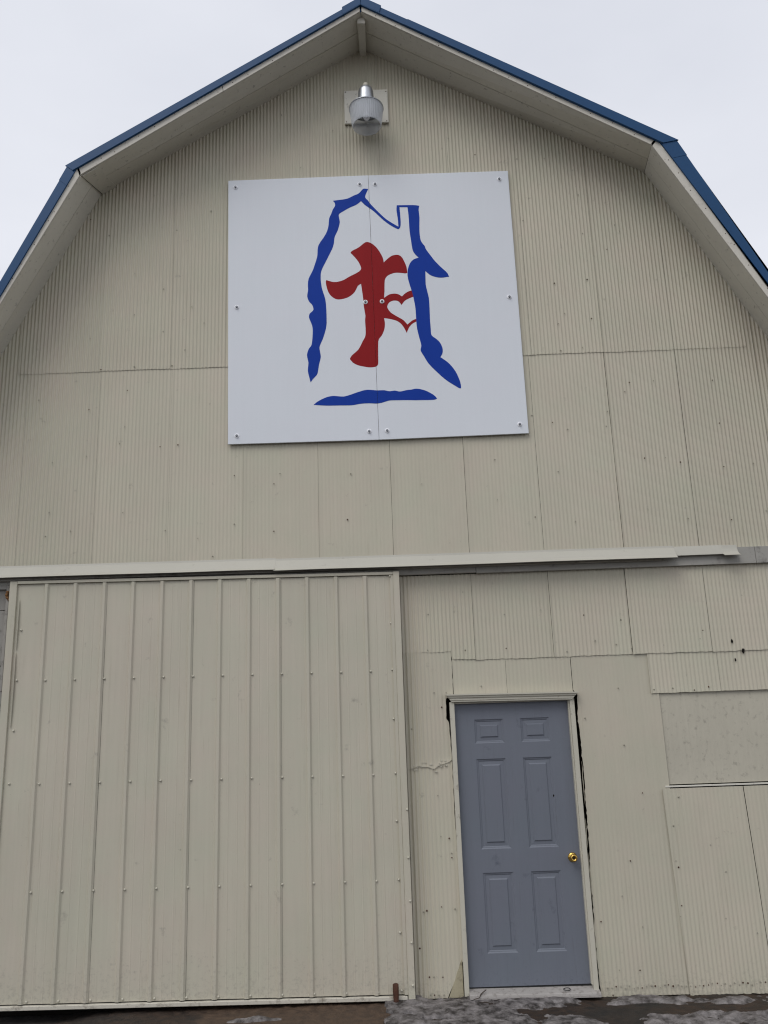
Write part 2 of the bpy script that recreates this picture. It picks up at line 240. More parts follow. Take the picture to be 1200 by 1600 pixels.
def ground_mat(name, dark, light, scale, lo, hi, rough0, rough1, bump, brown=None):
    m = bpy.data.materials.new(name); m.use_nodes = True
    t = m.node_tree; n = t.nodes.new; l = t.links.new; b = t.nodes['Principled BSDF']
    c = n('ShaderNodeTexCoord').outputs['Object']
    x = n('ShaderNodeTexNoise'); x.inputs['Scale'].default_value = scale; x.inputs['Detail'].default_value = 9; x.inputs['Roughness'].default_value = .68
    l(c, x.inputs['Vector'])
    r = n('ShaderNodeValToRGB'); r.color_ramp.elements[0].position = lo; r.color_ramp.elements[1].position = hi
    r.color_ramp.elements[0].color = (*dark, 1); r.color_ramp.elements[1].color = (*light, 1); l(x.outputs[0], r.inputs[0])
    col = r.outputs[0]
    if brown:
        y = n('ShaderNodeTexNoise'); y.inputs['Scale'].default_value = 1.4; y.inputs['Detail'].default_value = 5; l(c, y.inputs['Vector'])
        mr = n('ShaderNodeMapRange'); mr.inputs['From Min'].default_value = .40; mr.inputs['From Max'].default_value = .55; l(y.outputs[0], mr.inputs[0])
        mm = n('ShaderNodeMix'); mm.data_type = 'RGBA'; l(mr.outputs[0], mm.inputs['Factor']); l(col, mm.inputs['A'])
        k = n('ShaderNodeVectorMath'); k.operation = 'MULTIPLY'; l(col, k.inputs[0]); k.inputs[1].default_value = brown
        l(k.outputs[0], mm.inputs['B']); col = mm.outputs['Result']
    if brown:                         # bare brown earth in front of the right half of the sliding door
        sx = n('ShaderNodeSeparateXYZ'); l(c, sx.inputs[0])
        q = n('ShaderNodeTexNoise'); q.inputs['Scale'].default_value = 7; q.inputs['Detail'].default_value = 6; l(c, q.inputs['Vector'])
        ad = n('ShaderNodeMath'); ad.operation = 'MULTIPLY_ADD'; l(q.outputs[0], ad.inputs[0]); ad.inputs[1].default_value = .5; l(sx.outputs['X'], ad.inputs[2])
        g1 = n('ShaderNodeMapRange'); g1.inputs['From Min'].default_value = -1.30; g1.inputs['From Max'].default_value = -1.16; l(ad.outputs[0], g1.inputs[0])
        mm2 = n('ShaderNodeMix'); mm2.data_type = 'RGBA'; g2 = n('ShaderNodeMapRange'); g2.inputs['From Min'].default_value = .22; g2.inputs['From Max'].default_value = .12
        l(ad.outputs[0], g2.inputs[0]); g3 = n('ShaderNodeMath'); g3.operation = 'MULTIPLY'; l(g1.outputs[0], g3.inputs[0]); l(g2.outputs[0], g3.inputs[1])
        er = n('ShaderNodeValToRGB'); er.color_ramp.elements[0].position = .3; er.color_ramp.elements[1].position = .75
        er.color_ramp.elements[0].color = (.035, .020, .012, 1); er.color_ramp.elements[1].color = (.13, .082, .050, 1); l(x.outputs[0], er.inputs[0])
        l(g3.outputs[0], mm2.inputs['Factor']); l(col, mm2.inputs['A']); l(er.outputs[0], mm2.inputs['B']); col = mm2.outputs['Result']
    l(col, b.inputs['Base Color'])
    z = n('ShaderNodeTexNoise'); z.inputs['Scale'].default_value = 90; z.inputs['Detail'].default_value = 7; z.inputs['Roughness'].default_value = .75
    l(c, z.inputs['Vector'])
    bp = n('ShaderNodeBump'); bp.inputs['Strength'].default_value = bump; bp.inputs['Distance'].default_value = .012
    l(z.outputs[0], bp.inputs['Height']); l(bp.outputs[0], b.inputs['Normal'])
    rr = n('ShaderNodeMapRange'); rr.inputs['To Min'].default_value = rough0; rr.inputs['To Max'].default_value = rough1
    l(x.outputs[0], rr.inputs[0]); l(rr.outputs[0], b.inputs['Roughness'])
    return m
M['soil'] = ground_mat('wet_dark_soil', (.005, .004, .0035), (.036, .029, .023), 16, .35, .75, .45, .95, .9, brown=(1.9, 1.35, .95))
M['yard'] = ground_mat('yard_gravel', (.015, .013, .012), (.07, .062, .055), 9, .35, .7, .8, .95, .8)
M['snow'] = ground_mat('dirty_icy_snow', (.030, .024, .021), (.34, .315, .31), 12, .38, .68, .5, .8, 1.0)

# ---------------------------------------------------------------- mesh helpers
def link(name, me, m, parent=None, smooth=False):
    o = bpy.data.objects.new(name, me); C.objects.link(o)
    if m: me.materials.append(M[m] if isinstance(m, str) else m)
    if parent: o.parent = parent
    if smooth:
        for p in me.polygons: p.use_smooth = True
    return o
def mesh(name, v, f, m, parent=None, smooth=False):
    me = bpy.data.meshes.new(name); me.from_pydata([tuple(map(float, p)) for p in v], [], f); me.update()
    return link(name, me, m, parent, smooth)
def thing(name, label, cat, loc=(0, 0, 0), group=None):
    o = bpy.data.objects.new(name, None); C.objects.link(o); o.location = loc; o.empty_display_size = .2
    o['label'] = label; o['category'] = cat
    if group: o['group'] = group
    return o
def tag(o, label, cat, group=None):
    o['label'] = label; o['category'] = cat
    if group: o['group'] = group
    return o
def part_empty(name, parent):
    o = bpy.data.objects.new(name, None); C.objects.link(o); o.parent = parent; return o

class MB:
    def __init__(s): s.bm = bmesh.new()
    def hexa(s, p):                # 8 points: bottom loop then top loop
        v = [s.bm.verts.new(q) for q in p]
        fs = []
        for f in ((3, 2, 1, 0), (4, 5, 6, 7), (0, 1, 5, 4), (1, 2, 6, 5), (2, 3, 7, 6), (3, 0, 4, 7)):
            fs.append(s.bm.faces.new([v[i] for i in f]))
        return s
    def box(s, x0, x1, y0, y1, z0, z1, zs=0):
        p = [(x0, y0, z0), (x1, y0, z0), (x1, y1, z0), (x0, y1, z0), (x0, y0, z1), (x1, y0, z1), (x1, y1, z1), (x0, y1, z1)]
        return s.hexa([(a, b, c + zs * a) for a, b, c in p])
    def quadprism(s, q, y0, y1):   # q: four (x,z), extruded from y0 to y1
        return s.hexa([(x, y0, z) for x, z in q] + [(x, y1, z) for x, z in q])
    def lathe(s, prof, c, axis='z', n=24, cap0=False, cap1=False):
        rings = []
        for r, h in prof:
            ring = []
            for i in range(n):
                a = 2 * math.pi * i / n; u, v_ = r * math.cos(a), r * math.sin(a)
                p = (c[0] + u, c[1] + v_, c[2] + h) if axis == 'z' else (c[0] + u, c[1] + h, c[2] + v_)
                ring.append(s.bm.verts.new(p))
            rings.append(ring)
        for a, b in zip(rings, rings[1:]):
            for i in range(n): s.bm.faces.new((a[i], a[(i + 1) % n], b[(i + 1) % n], b[i]))
        if cap0: s.bm.faces.new(rings[0][::-1])
        if cap1: s.bm.faces.new(rings[-1])
        return s
    def tube(s, pts, r, n=8):
        rings = []
        for k, p in enumerate(pts):
            p = Vector(p); a = Vector(pts[max(k - 1, 0)]); b = Vector(pts[min(k + 1, len(pts) - 1)])
            d = (b - a).normalized(); u = d.cross(Vector((.13, .31, .94))).normalized(); w_ = d.cross(u)
            rr = r[k] if isinstance(r, (list, tuple)) else r
            rings.append([s.bm.verts.new(p + (u * math.cos(t) + w_ * math.sin(t)) * rr) for t in [2 * math.pi * i / n for i in range(n)]])
        for a, b in zip(rings, rings[1:]):
            for i in range(n): s.bm.faces.new((a[i], a[(i + 1) % n], b[(i + 1) % n], b[i]))
        s.bm.faces.new(rings[0][::-1]); s.bm.faces.new(rings[-1]); return s
    def build(s, name, m, parent=None, bevel=0, smooth=False, seg=1):
        bmesh.ops.recalc_face_normals(s.bm, faces=s.bm.faces)
        if bevel: bmesh.ops.bevel(s.bm, geom=s.bm.edges[:], offset=bevel, segments=seg, affect='EDGES', clamp_overlap=True)
        me = bpy.data.meshes.new(name); s.bm.to_mesh(me); s.bm.free()
        return link(name, me, m, parent, smooth)

# smooth 1-D / 2-D value noise for numpy geometry
_p = np.random.RandomState(3).rand(512, 512)
def vnoise(x, y):
    x = np.asarray(x, float) + 1000; y = np.asarray(y, float) + 1000
    xi = np.floor(x).astype(int); yi = np.floor(y).astype(int); fx = x - xi; fy = y - yi
    fx = fx * fx * (3 - 2 * fx); fy = fy * fy * (3 - 2 * fy)
    g = lambda a, b: _p[a % 512, b % 512]
    return (g(xi, yi) * (1 - fx) + g(xi + 1, yi) * fx) * (1 - fy) + (g(xi, yi + 1) * (1 - fx) + g(xi + 1, yi + 1) * fx) * fy
def fbm(x, y, o=4, g=.5):
    s = 0; a = 1; t = 0
    for k in range(o): s = s + a * vnoise(x * 2 ** k + 17.3 * k, y * 2 ** k + 9.1 * k); t += a; a *= g
    return s / t
def warp(x, z): return (fbm(x * 1.1, z * .8, 3) - .5) * .008 + (vnoise(x * 5, z * 3.1) - .5) * .0016
def interp(P, flip=False):
    P = sorted(P); a = np.array([p[0] for p in P]); b = np.array([p[1] for p in P])
    return lambda q: np.interp(q, a, b)

# ================================================================ GROUND
big = mesh('ground', [(-300, -300, -.06), (300, -300, -.06), (300, 300, -.06), (-300, 300, -.06)], [(0, 1, 2, 3)], 'yard')
big['kind'] = 'structure'
def soil_h(x, y):
    h = -.006 - .012 * np.clip(x, 0, 3.5) + (fbm(x * 3, y * 3, 4) - .5) * .03 + (fbm(x * 22, y * 22, 3) - .5) * .012
    h = h - .075 * (1 / (1 + np.exp((x + 2.45) * 9))) * (1 / (1 + np.exp(-(y + .20) * 40)))
    h = h + .010 * (1 / (1 + np.exp(-(x + 2.3) * 9))) * (x < .1) * np.clip(1 + x * .0, 0, 1)
    edge = np.clip(np.minimum.reduce([(x + 4.9) / .4, (4.9 - x) / .4, (y + 2.4) / .4]), 0, 1)
    return h * edge - .075 * (1 - edge)
def grid(name, x0, x1, y0, y1, dx, hf, m):
    nx = int((x1 - x0) / dx) + 1; ny = int((y1 - y0) / dx) + 1
    X, Y = np.meshgrid(np.linspace(x0, x1, nx), np.linspace(y0, y1, ny)); H = hf(X, Y)
    co = np.stack([X, Y, H], -1).reshape(-1, 3); i = np.arange(nx * ny).reshape(ny, nx)
    q = np.stack([i[:-1, :-1], i[:-1, 1:], i[1:, 1:], i[1:, :-1]], -1).reshape(-1, 4)
    me = bpy.data.meshes.new(name)
    me.vertices.add(len(co)); me.vertices.foreach_set('co', co.ravel())
    me.loops.add(q.size); me.loops.foreach_set('vertex_index', q.ravel())
    me.polygons.add(len(q)); me.polygons.foreach_set('loop_start', np.arange(0, q.size, 4))
    me.polygons.foreach_set('loop_total', np.full(len(q), 4)); me.update(); me.validate()
    return link(name, me, m, None, True)
so = grid('soil', -4.9, 4.9, -2.4, .12, .012, soil_h, 'soil'); so['kind'] = 'structure'
def snow_h(x, y):
    n_ = fbm(x * 3.6 + 5, y * 5.0 + 3, 6, .58)
    blob = lambda cx, cy, rx, ry, a: a * np.exp(-((x - cx) / rx) ** 2 - ((y - cy) / ry) ** 2)
    t = n_ + np.where(x < 1.15, .27, .27 * np.exp(-((x - 1.15) / .12) ** 2)) + .02 \
        + blob(1.75, -.085, .34, .05, .36) + blob(2.45, -.20, .40, .09, .30) + blob(1.50, -.17, .14, .04, .30) \
        + blob(2.9, -.42, .7, .14, .25) - blob(1.25, -.36, .42, .12, .50) - blob(2.0, -.02, .6, .03, .35) \
        - blob(1.95, -.33, .5, .09, .35) - blob(.05, -.20, .06, .02, .4) - blob(.02, -.38, .05, .03, .4) - blob(.2, -.47, .1, .04, .3)
    thick = np.clip((t - .60) * .16, -.03, .022)
    gate = x > -.14 + (vnoise(x * 0 + 4, y * 14) - .5) * .08
    lt = blob(-1.05, -.36, .22, .05, 1) + n_ * .6 - .75
    thick = np.where(gate, thick, np.clip(lt * .05, -.03, .012))
    return soil_h(x, y) + thick + np.where(thick > 0, (fbm(x * 30, y * 30, 4, .6) - .5) * .012, 0)
sn = grid('snow', -1.6, 4.4, -2.0, -.012, .010, snow_h, 'snow'); sn['kind'] = 'stuff'

# ================================================================ BARN
barn = thing('barn', 'cream painted gambrel barn clad in corrugated tin under a blue metal roof', 'barn')
P = 1.25 * .0254                      # 1 1/4 inch corrugation
wallL = interp([(x, z) for x, z in [(-4.5, 3.15)] + SOFFIT_WALL + [(4.36, 3.15)]])
front = mesh('front_wall', [(x, y, z) for y in (.095, .13) for x, z in
             [(-4.45, -.05), (4.3, -.05), (4.3, 3.2), (2.452, 6.78), (-.103, 8.26), (-2.55, 6.78), (-4.45, 3.2)]],
             [(0, 1, 2, 3, 4, 5, 6), (13, 12, 11, 10, 9, 8, 7)] + [(i, i + 7, (i + 1) % 7 + 7, (i + 1) % 7) for i in range(7)], 'black', barn)

def sheet(name, x0, x1, z0, z1, y, amp=.0062, parent=front, m='siding', xl=None, xr=None, ampf=None, left_lift=.004,
          bot_curl=.002, dx=None, zstep=.06, botjit=0, seed=0, label=None):
    """one sheet of siding: z0/z1 numbers or functions of x, xl/xr optional ragged side edges as functions of z"""
    r = np.random.RandomState(seed + int((x0 + 9) * 100))
    dx = dx or P / 8
    nx = max(3, int(round((x1 - x0) / dx)) + 1); xs = np.linspace(x0, x1, nx)
    zb = z0(xs) if callable(z0) else np.full(nx, float(z0)); zt = z1(xs) if callable(z1) else np.full(nx, float(z1))
    if botjit: zb = zb + (np.array([vnoise(xs * 26, xs * 0 + seed)]).ravel() - .5) * botjit
    ok = zt > zb + .002
    H = float(np.max(zt - zb)); nz = max(4, int(H / zstep) + 1); t = np.linspace(0, 1, nz)
    X = np.repeat(xs[None, :], nz, 0); Zz = zb[None, :] + (zt - zb)[None, :] * t[:, None]
    if xl is not None: X = np.maximum(X, xl(Zz))
    if xr is not None: X = np.minimum(X, xr(Zz))
    A = amp if ampf is None else ampf(X, Zz)
    lift_z = .35 + .9 * vnoise(Zz * 2.2 + seed, Zz * 0 + x0)
    Y = y - A * .5 * (1 + np.cos(2 * np.pi * X / P)) + warp(X, Zz)
    Y = Y - left_lift * lift_z * np.exp(-(X - x0) / .018) - left_lift * .4 * lift_z * np.exp(-(x1 - X) / .018)
    Y = Y - bot_curl * np.exp(-(Zz - zb[None, :]) / .02)
    for _ in range(3):                # knocks and oil-canning
        cx, cz, s_ = x0 + r.rand() * (x1 - x0), zb.min() + r.rand() * H, .03 + r.rand() * .05
        Y = Y + (r.rand() - .35) * .004 * np.exp(-((X - cx) ** 2 + ((Zz - cz) * .5) ** 2) / s_ ** 2)
    v = np.stack([X, Y, Zz], -1).reshape(-1, 3); idx = np.arange(nz * nx).reshape(nz, nx)
    f = []
    for j in range(nz - 1):
        for i in range(nx - 1):
            if not (ok[i] and ok[i + 1]): continue
            if X[j, i + 1] - X[j, i] < 1e-5 and X[j + 1, i + 1] - X[j + 1, i] < 1e-5: continue
            f.append((idx[j, i], idx[j, i + 1], idx[j + 1, i + 1], idx[j + 1, i]))
    vl = v.tolist(); T = .0025        # folded-back rim gives the tin its edge
    nb = len(vl)
    for i in range(nx): vl.append((X[0, i], Y[0, i] + T, Zz[0, i] + .0005))
    na = len(vl)
    for i in range(nx): vl.append((X[0, i], Y[0, i], Zz[0, i]))
    for i in range(nx - 1):
        if ok[i] and ok[i + 1] and X[0, i + 1] - X[0, i] > 1e-5: f.append((na + i, nb + i, nb + i + 1, na + i + 1))
    nb2 = len(vl)
    for j in range(nz): vl.append((X[j, 0] + .0004, Y[j, 0] + T, Zz[j, 0]))
    nc = len(vl)
    for j in range(nz): vl.append((X[j, 0], Y[j, 0], Zz[j, 0]))
    if ok[0]:
        for j in range(nz - 1): f.append((nc + j, nc + j + 1, nb2 + j + 1, nb2 + j))
    o = mesh(name, vl, [tuple(int(a) for a in q) for q in f], m, parent, True)
    if label: o['label'] = label
    return o
top = lambda xs: wallL(xs) + .012
# upper row, under the gable, lapping over the row below
U = [-3.2, -2.49, -1.872, -1.245, -.621, .024, .655, 1.283, 1.903, 2.52, 3.142]
def amp_side(X, Zz): return .0044 + .0046 * np.clip(np.abs(X) / 2.4, 0, 1) + .0022 * np.clip((Zz - 5.5) / 2, 0, 1)
for k, (a, b) in enumerate(zip(U, U[1:])):
    sheet('tin_sheet', a + .0012, b, 5.020 + (.004 if k % 2 else 0), top, -.0030, ampf=amp_side, seed=k, left_lift=.0045 if a > 0 else .003, botjit=.004, bot_curl=.0008)
# lower row, above the track
Lo = [-4.45, -3.76, -3.108, -2.474, -1.851, -1.226, -.593, .017, .639, 1.252, 1.903, 2.521, 3.205, 3.8, 4.30]
def amp_low(X, Zz): return .0010 + .0068 * np.clip((np.abs(X + .1) - .7) / 2.2, 0, 1) + .0016 * np.clip((Zz - 4.5) / 1.2, 0, 1)
for k, (a, b) in enumerate(zip(Lo, Lo[1:])):
    cap = (lambda xs: np.minimum(wallL(xs) + .012, 5.06)) if (a > -3.15 and b < 3.2) else top
    if a < -3.0 and b > -3.15 or b > 3.1: cap = top
    sheet('tin_sheet', a + (.0018 if a > -.1 else .0010), b - .0004, 3.252 + rnd.uniform(0, .004), cap, 0, ampf=amp_low, seed=20 + k,
          left_lift=.007 if a in (.017, .639, 1.903, 2.521, -1.226, -.593) else .003)
# row under the header board, right of the sliding door
for k, (a, b) in enumerate(zip([-.05, .637, 1.263, 1.888, 2.517, 3.14, 3.76], [.637, 1.263, 1.888, 2.517, 3.14, 3.76, 4.3])):
    zb = (lambda xs: np.where(xs < .448, 2.492, 2.428)) if k == 0 else 2.421 - .003 * (k > 3)
    sheet('tin_sheet', a + .0016, b - .0004, zb, 3.113, -.0028 if k < 3 else -.0105, amp=.0054 if k else .0080, seed=40 + k, left_lift=.006, botjit=.006, bot_curl=.0012)
# narrow strip between sliding door and walk door, in two crinkled pieces
se = interp(STRIP_EDGE + [(2.6, .447), (2.15, .447), (2.14, .447)])
def amp_strip(X, Zz): return .0016 + .0135 * np.exp(-np.clip(X - .06, 0, 1) / .10) + .0012 * vnoise(X * 6, Zz * 4)
crk = lambda xs: 1.555 + .055 * (xs - .05) / .3 + .05 * vnoise(xs * 11, xs * 0 + 2)
sheet('tin_sheet', -.05, .452, crk, 2.50, -.003, ampf=amp_strip, seed=61, xr=lambda z: se(z) + (vnoise(z * 30, z * 0) - .5) * .006,
      bot_curl=.005, zstep=.02, botjit=.02, label='crinkled narrow tin sheet with a torn lower edge')
sheet('tin_sheet', -.05, .452, .0, 1.68, 0, ampf=amp_strip, seed=62, xr=lambda z: se(z) + (vnoise(z * 30, z * 0) - .5) * .006,
      bot_curl=.0, zstep=.02, label='narrow tin sheet with its bottom corner cut off on a slant')
# torn slivers of painted tin left in the gap between the walk door frame and the sheets
for z0_, z1_, xa_, wd in ((1.30, 1.62, 1.4085, .005), (.98, 1.20, 1.399, .006), (.62, .96, 1.3995, .0075), (.20, .56, 1.393, .006)):
    v = []; f = []; n_ = 18
    for j in range(n_ + 1):
        t = j / n_; z = z0_ + t * (z1_ - z0_); w_ = wd * math.sin(math.pi * t) ** .6 * (.6 + .7 * float(vnoise(z * 40, xa_))); xo = (float(vnoise(z * 14, 3)) - .5) * .006
        v += [(xa_ + xo - w_ / 2, .004, z), (xa_ + xo + w_ / 2, .001, z), (xa_ + xo + w_ / 2, .0035, z), (xa_ + xo - w_ / 2, .0065, z)]
    for j in range(n_):
        for q in range(4): f.append((4 * j + q, 4 * j + (q + 1) % 4, 4 * j + 4 + (q + 1) % 4, 4 * j + 4 + q))
    mesh('torn_sliver', v, f, 'siding', front)
cm = MB()
for k in range(26):
    x_ = .10 + rnd.random() * .27; z_ = float(crk(np.array([x_]))[0]) + rnd.uniform(-.03, .035); a_ = rnd.uniform(0, 3.1); l_ = rnd.uniform(.006, .016)
    yb_ = -.007 + float(warp(x_, z_)); dx_, dz_ = math.cos(a_) * l_, math.sin(a_) * l_ * .6
    cm.hexa([(x_ - dx_, yb_ - .004, z_ - dz_), (x_ + dz_, yb_ - .006, z_ - dx_ * .4), (x_ + dz_, yb_ + .004, z_ - dx_ * .4), (x_ - dx_, yb_ + .004, z_ - dz_),
             (x_ - dz_, yb_ - .007, z_ + dx_ * .4), (x_ + dx_, yb_ - .004, z_ + dz_), (x_ + dx_, yb_ + .004, z_ + dz_), (x_ - dz_, yb_ + .004, z_ + dx_ * .4)])
o = cm.build('caulk_crumb', 'trim', front); o['kind'] = 'stuff'
# above the walk door
sheet('tin_sheet', .450, .872, 2.12, 2.44, 0, amp=.0016, seed=63, left_lift=.005)
sheet('tin_sheet', .874, 1.388, 2.12, 2.44, 0, amp=.0018, seed=64, left_lift=.003)
# flat painted sheet right of the walk door
re_ = interp([p for p in RSHEET_EDGE if p[0] < 2.139] + [(2.138, 1.424), (2.141, 1.392), (2.45, 1.392)])
sheet('tin_sheet', 1.385, 2.062, -.025, 2.44, 0, seed=65, zstep=.02,
      ampf=lambda X, Zz: .0006 + .0040 * np.clip((1.3 - Zz) / 1.0, 0, 1), xl=lambda z: re_(z) + (vnoise(z * 38, z * 0 + 7) - .5) * .010 * (z < 2.13),
      left_lift=.004, label='nearly flat tin sheet with a ragged left edge beside the door')
# short sheets over the plywood
for k, (a, b) in enumerate(((1.998, 2.545), (2.546, 3.15), (3.151, 3.77), (3.771, 4.3))):
    sheet('tin_sheet', a, b, 2.112, 2.44, -.0045, amp=.0050, seed=70 + k, left_lift=.005, botjit=.003, bot_curl=.0015)
# sheets at the foot of the wall on the right
xd = interp([(-.05, 2.044), (1.40, 2.002)]); xe = interp([(-.05, 2.655), (1.4, 2.617)])
for k, (a, b, e0, e1) in enumerate(((2.0, 2.66, xd, xe), (2.612, 3.28, lambda z: xe(z) + .0045, None), (3.282, 3.86, None, None), (3.862, 4.3, None, None))):
    sheet('tin_sheet', a, b, -.032, 1.397, -.0095, amp=.0030 if k else .0022, seed=80 + k, xl=e0, xr=e1, zstep=.04, botjit=.008,
          left_lift=.006, ampf=lambda X, Zz: .0018 + .0040 * np.clip((1.0 - Zz), 0, 1))
MB().box(2.064, 3.45, .010, .024, 1.424, 2.16).build('plywood_panel', 'ply', front, bevel=.0015)['label'] = 'square of painted plywood filling an old opening'
MB().box(2.03, 3.45, -.006, .004, 1.4045, 1.417).build('drip_strip', 'wood', front, bevel=.001)
MB().hexa([(.300, -.002, .0), (.409, -.002, .0), (.409, .02, .0), (.300, .02, .0), (.395, -.002, .235), (.409, -.002, .26), (.409, .02, .26), (.395, .02, .235)]).build('wood_scrap', 'lumber', front, bevel=.002)
# weathered boards left of the sliding door
for k, (z0, z1) in enumerate(((2.952, 3.15), (2.505, 2.948), (1.9, 2.50), (1.2, 1.896), (.6, 1.196), (-.03, .596))):
    MB().box(-3.44, -3.094, -.012 - .003 * (k % 2), .03, z0, z1).build('weathered_board', 'greywood', front, bevel=.003)
    MB().box(-4.4, -3.446, -.012, .03, z0, z1).build('weathered_board', 'greywood', front, bevel=.003)
MB().box(-3.135, -3.112, -.06, -.012, 2.3, 3.15).build('door_post', 'greywood', front, bevel=.003)
b_ = MB()
for i in range(6): b_.lathe([(.001, -.012), (.011, -.006), (.014, 0), (.008, .010), (.001, .012)], (-3.115 + rnd.uniform(-.012, .01), -.066 + rnd.uniform(-.006, .006), 3.03 + i * .012), n=7)
b_.build('foam_blob', 'foam', front, smooth=True)

# nails and holes
def dome(mb, x, y, z, r, h):
    t = mb.bm; n = 7; top_ = t.verts.new((x, y - h, z)); ring = [t.verts.new((x + r * math.cos(6.2832 * i / n), y, z + r * math.sin(6.2832 * i / n))) for i in range(n)]
    mid = [t.verts.new((x + .7 * r * math.cos(6.2832 * i / n), y - h * .7, z + .7 * r * math.sin(6.2832 * i / n))) for i in range(n)]
    for i in range(n):
        t.faces.new((ring[i], ring[(i + 1) % n], mid[(i + 1) % n], mid[i])); t.faces.new((mid[i], mid[(i + 1) % n], top_))
mb = MB(); mbd = MB()
ext = list(NAILS)
for a in U[1:-1]:
    for z in (5.06, 5.7, 6.35, 7.0, 7.6):
        if z < wallL(a) - .1 and rnd.random() < .25: ext.append((a + rnd.uniform(.012, .03), z + rnd.uniform(-.03, .03)))
for a in Lo[1:-1]:
    for z in (3.36, 3.62, 4.0, 4.36, 4.75):
        if rnd.random() < .22: ext.append((a + rnd.uniform(-.33, .33), z + rnd.uniform(-.03, .03)))
for k in range(44): ext.append((1.42 + k * .0635 * .5 + rnd.uniform(-.004, .004), .035 + rnd.uniform(-.012, .008)))
for x_, z_ in ext:
    if -1.4 < x_ < 1.22 and 4.27 < z_ < 6.9: continue
    if .38 < x_ < 1.43 and z_ < 2.14: continue
    if x_ < .07 and z_ < 3.3: continue
    yy = -.0095 + float(warp(x_, z_)) - (.003 if z_ > 5.03 or (z_ < 1.4 and x_ > 2.05) else 0)
    dark = rnd.random() < .25
    dome(mbd if dark else mb, x_, yy, z_, rnd.uniform(.0045, .0072), rnd.uniform(.003, .008))
o = mb.build('nail_head', 'nail', front); o['kind'] = 'stuff'
o = mbd.build('rusty_nail_head', 'rust', front); o['kind'] = 'stuff'
hb = MB()
for k, (hx, hz) in enumerate(HOLES[:5]):      # bullet-like tears drawn as flat dark patches, their inner shade painted
    s_ = (.012, .016, .009, .006, .006)[k]
    pts = [(hx + s_ * (.55 + .5 * rnd.random()) * math.cos(a), hz + s_ * 1.7 * (.5 + .6 * rnd.random()) * math.sin(a)) for a in [6.2832 * i / 11 for i in range(11)]]
    yy = -.0185 + float(warp(hx, hz)) if hz > 2.4 else -.0125 + float(warp(hx, hz)); c_ = hb.bm.verts.new((hx, yy, hz)); vv = [hb.bm.verts.new((a, yy - .0006, b)) for a, b in pts]
    for i in range(11): hb.bm.faces.new((vv[i], vv[(i + 1) % 11], c_))
o = hb.build('torn_hole', 'black', front); o['kind'] = 'stuff'

# header board behind the track cover
for a, b in ((-4.4, -1.9), (-1.897, .679), (.682, 2.95), (2.953, 4.3)):
    MB().box(a, b, -.046, -.012, 3.112 if a > .0 else 3.118, 3.249).build('header_board', 'header', front, bevel=.002)

# ---------------------------------------------------------------- track cover
cover = part_empty('track_cover', barn)
def flash(name, x0, x1, prof, zs, m='flash', wob=.003, seed=0):
    n = max(2, int((x1 - x0) / .12) + 1); xs = np.linspace(x0, x1, n); v = []; f = []
    T = .0018; k = len(prof); loop = prof + [(y + T * .9, z - T * 1.2 if i else z) for i, (y, z) in list(enumerate(prof))[::-1]]
    for x in xs:
        for i, (y, z) in enumerate(loop):
            q = (i if i < k else 2 * k - 1 - i) / (k - 1)
            v.append((x, y + q * wob * (vnoise(x * 2.3, seed) - .5) * 2, z + zs * x + q * wob * (vnoise(x * 1.7 + 9, seed) - .5) * 2))
    m_ = len(loop)
    for a in range(n - 1):
        for i in range(m_): f.append((a * m_ + i, a * m_ + (i + 1) % m_, (a + 1) * m_ + (i + 1) % m_, (a + 1) * m_ + i))
    f.append(tuple(range(m_))[::-1]); f.append(tuple((n - 1) * m_ + i for i in range(m_)))
    return mesh(name, v, f, m, cover)
PR = [(-.050, 3.289), (-.054, 3.272), (-.094, 3.222), (-.106, 3.205), (-.122, 3.190), (-.146, 3.176)]
flash('flashing', -4.4, -.945, PR, -.0065, seed=1)
flash('flashing', -.952, 2.292, [(y - .004, z - .004) for y, z in PR], -.0035, seed=2)
flash('flashing', 2.27, 2.684, [(-.050, 3.272), (-.054, 3.262), (-.078, 3.202), (-.080, 3.194)], -.001, seed=3)
flash('flashing', 2.676, 2.805, [(-.050, 3.270), (-.056, 3.245), (-.070, 3.212), (-.090, 3.190), (-.128, 3.172)], -.001, seed=4)
MB().box(-4.35, 2.20, -.085, -.047, 3.165, 3.205, -.004).build('door_track', 'greywood', cover, bevel=.004)

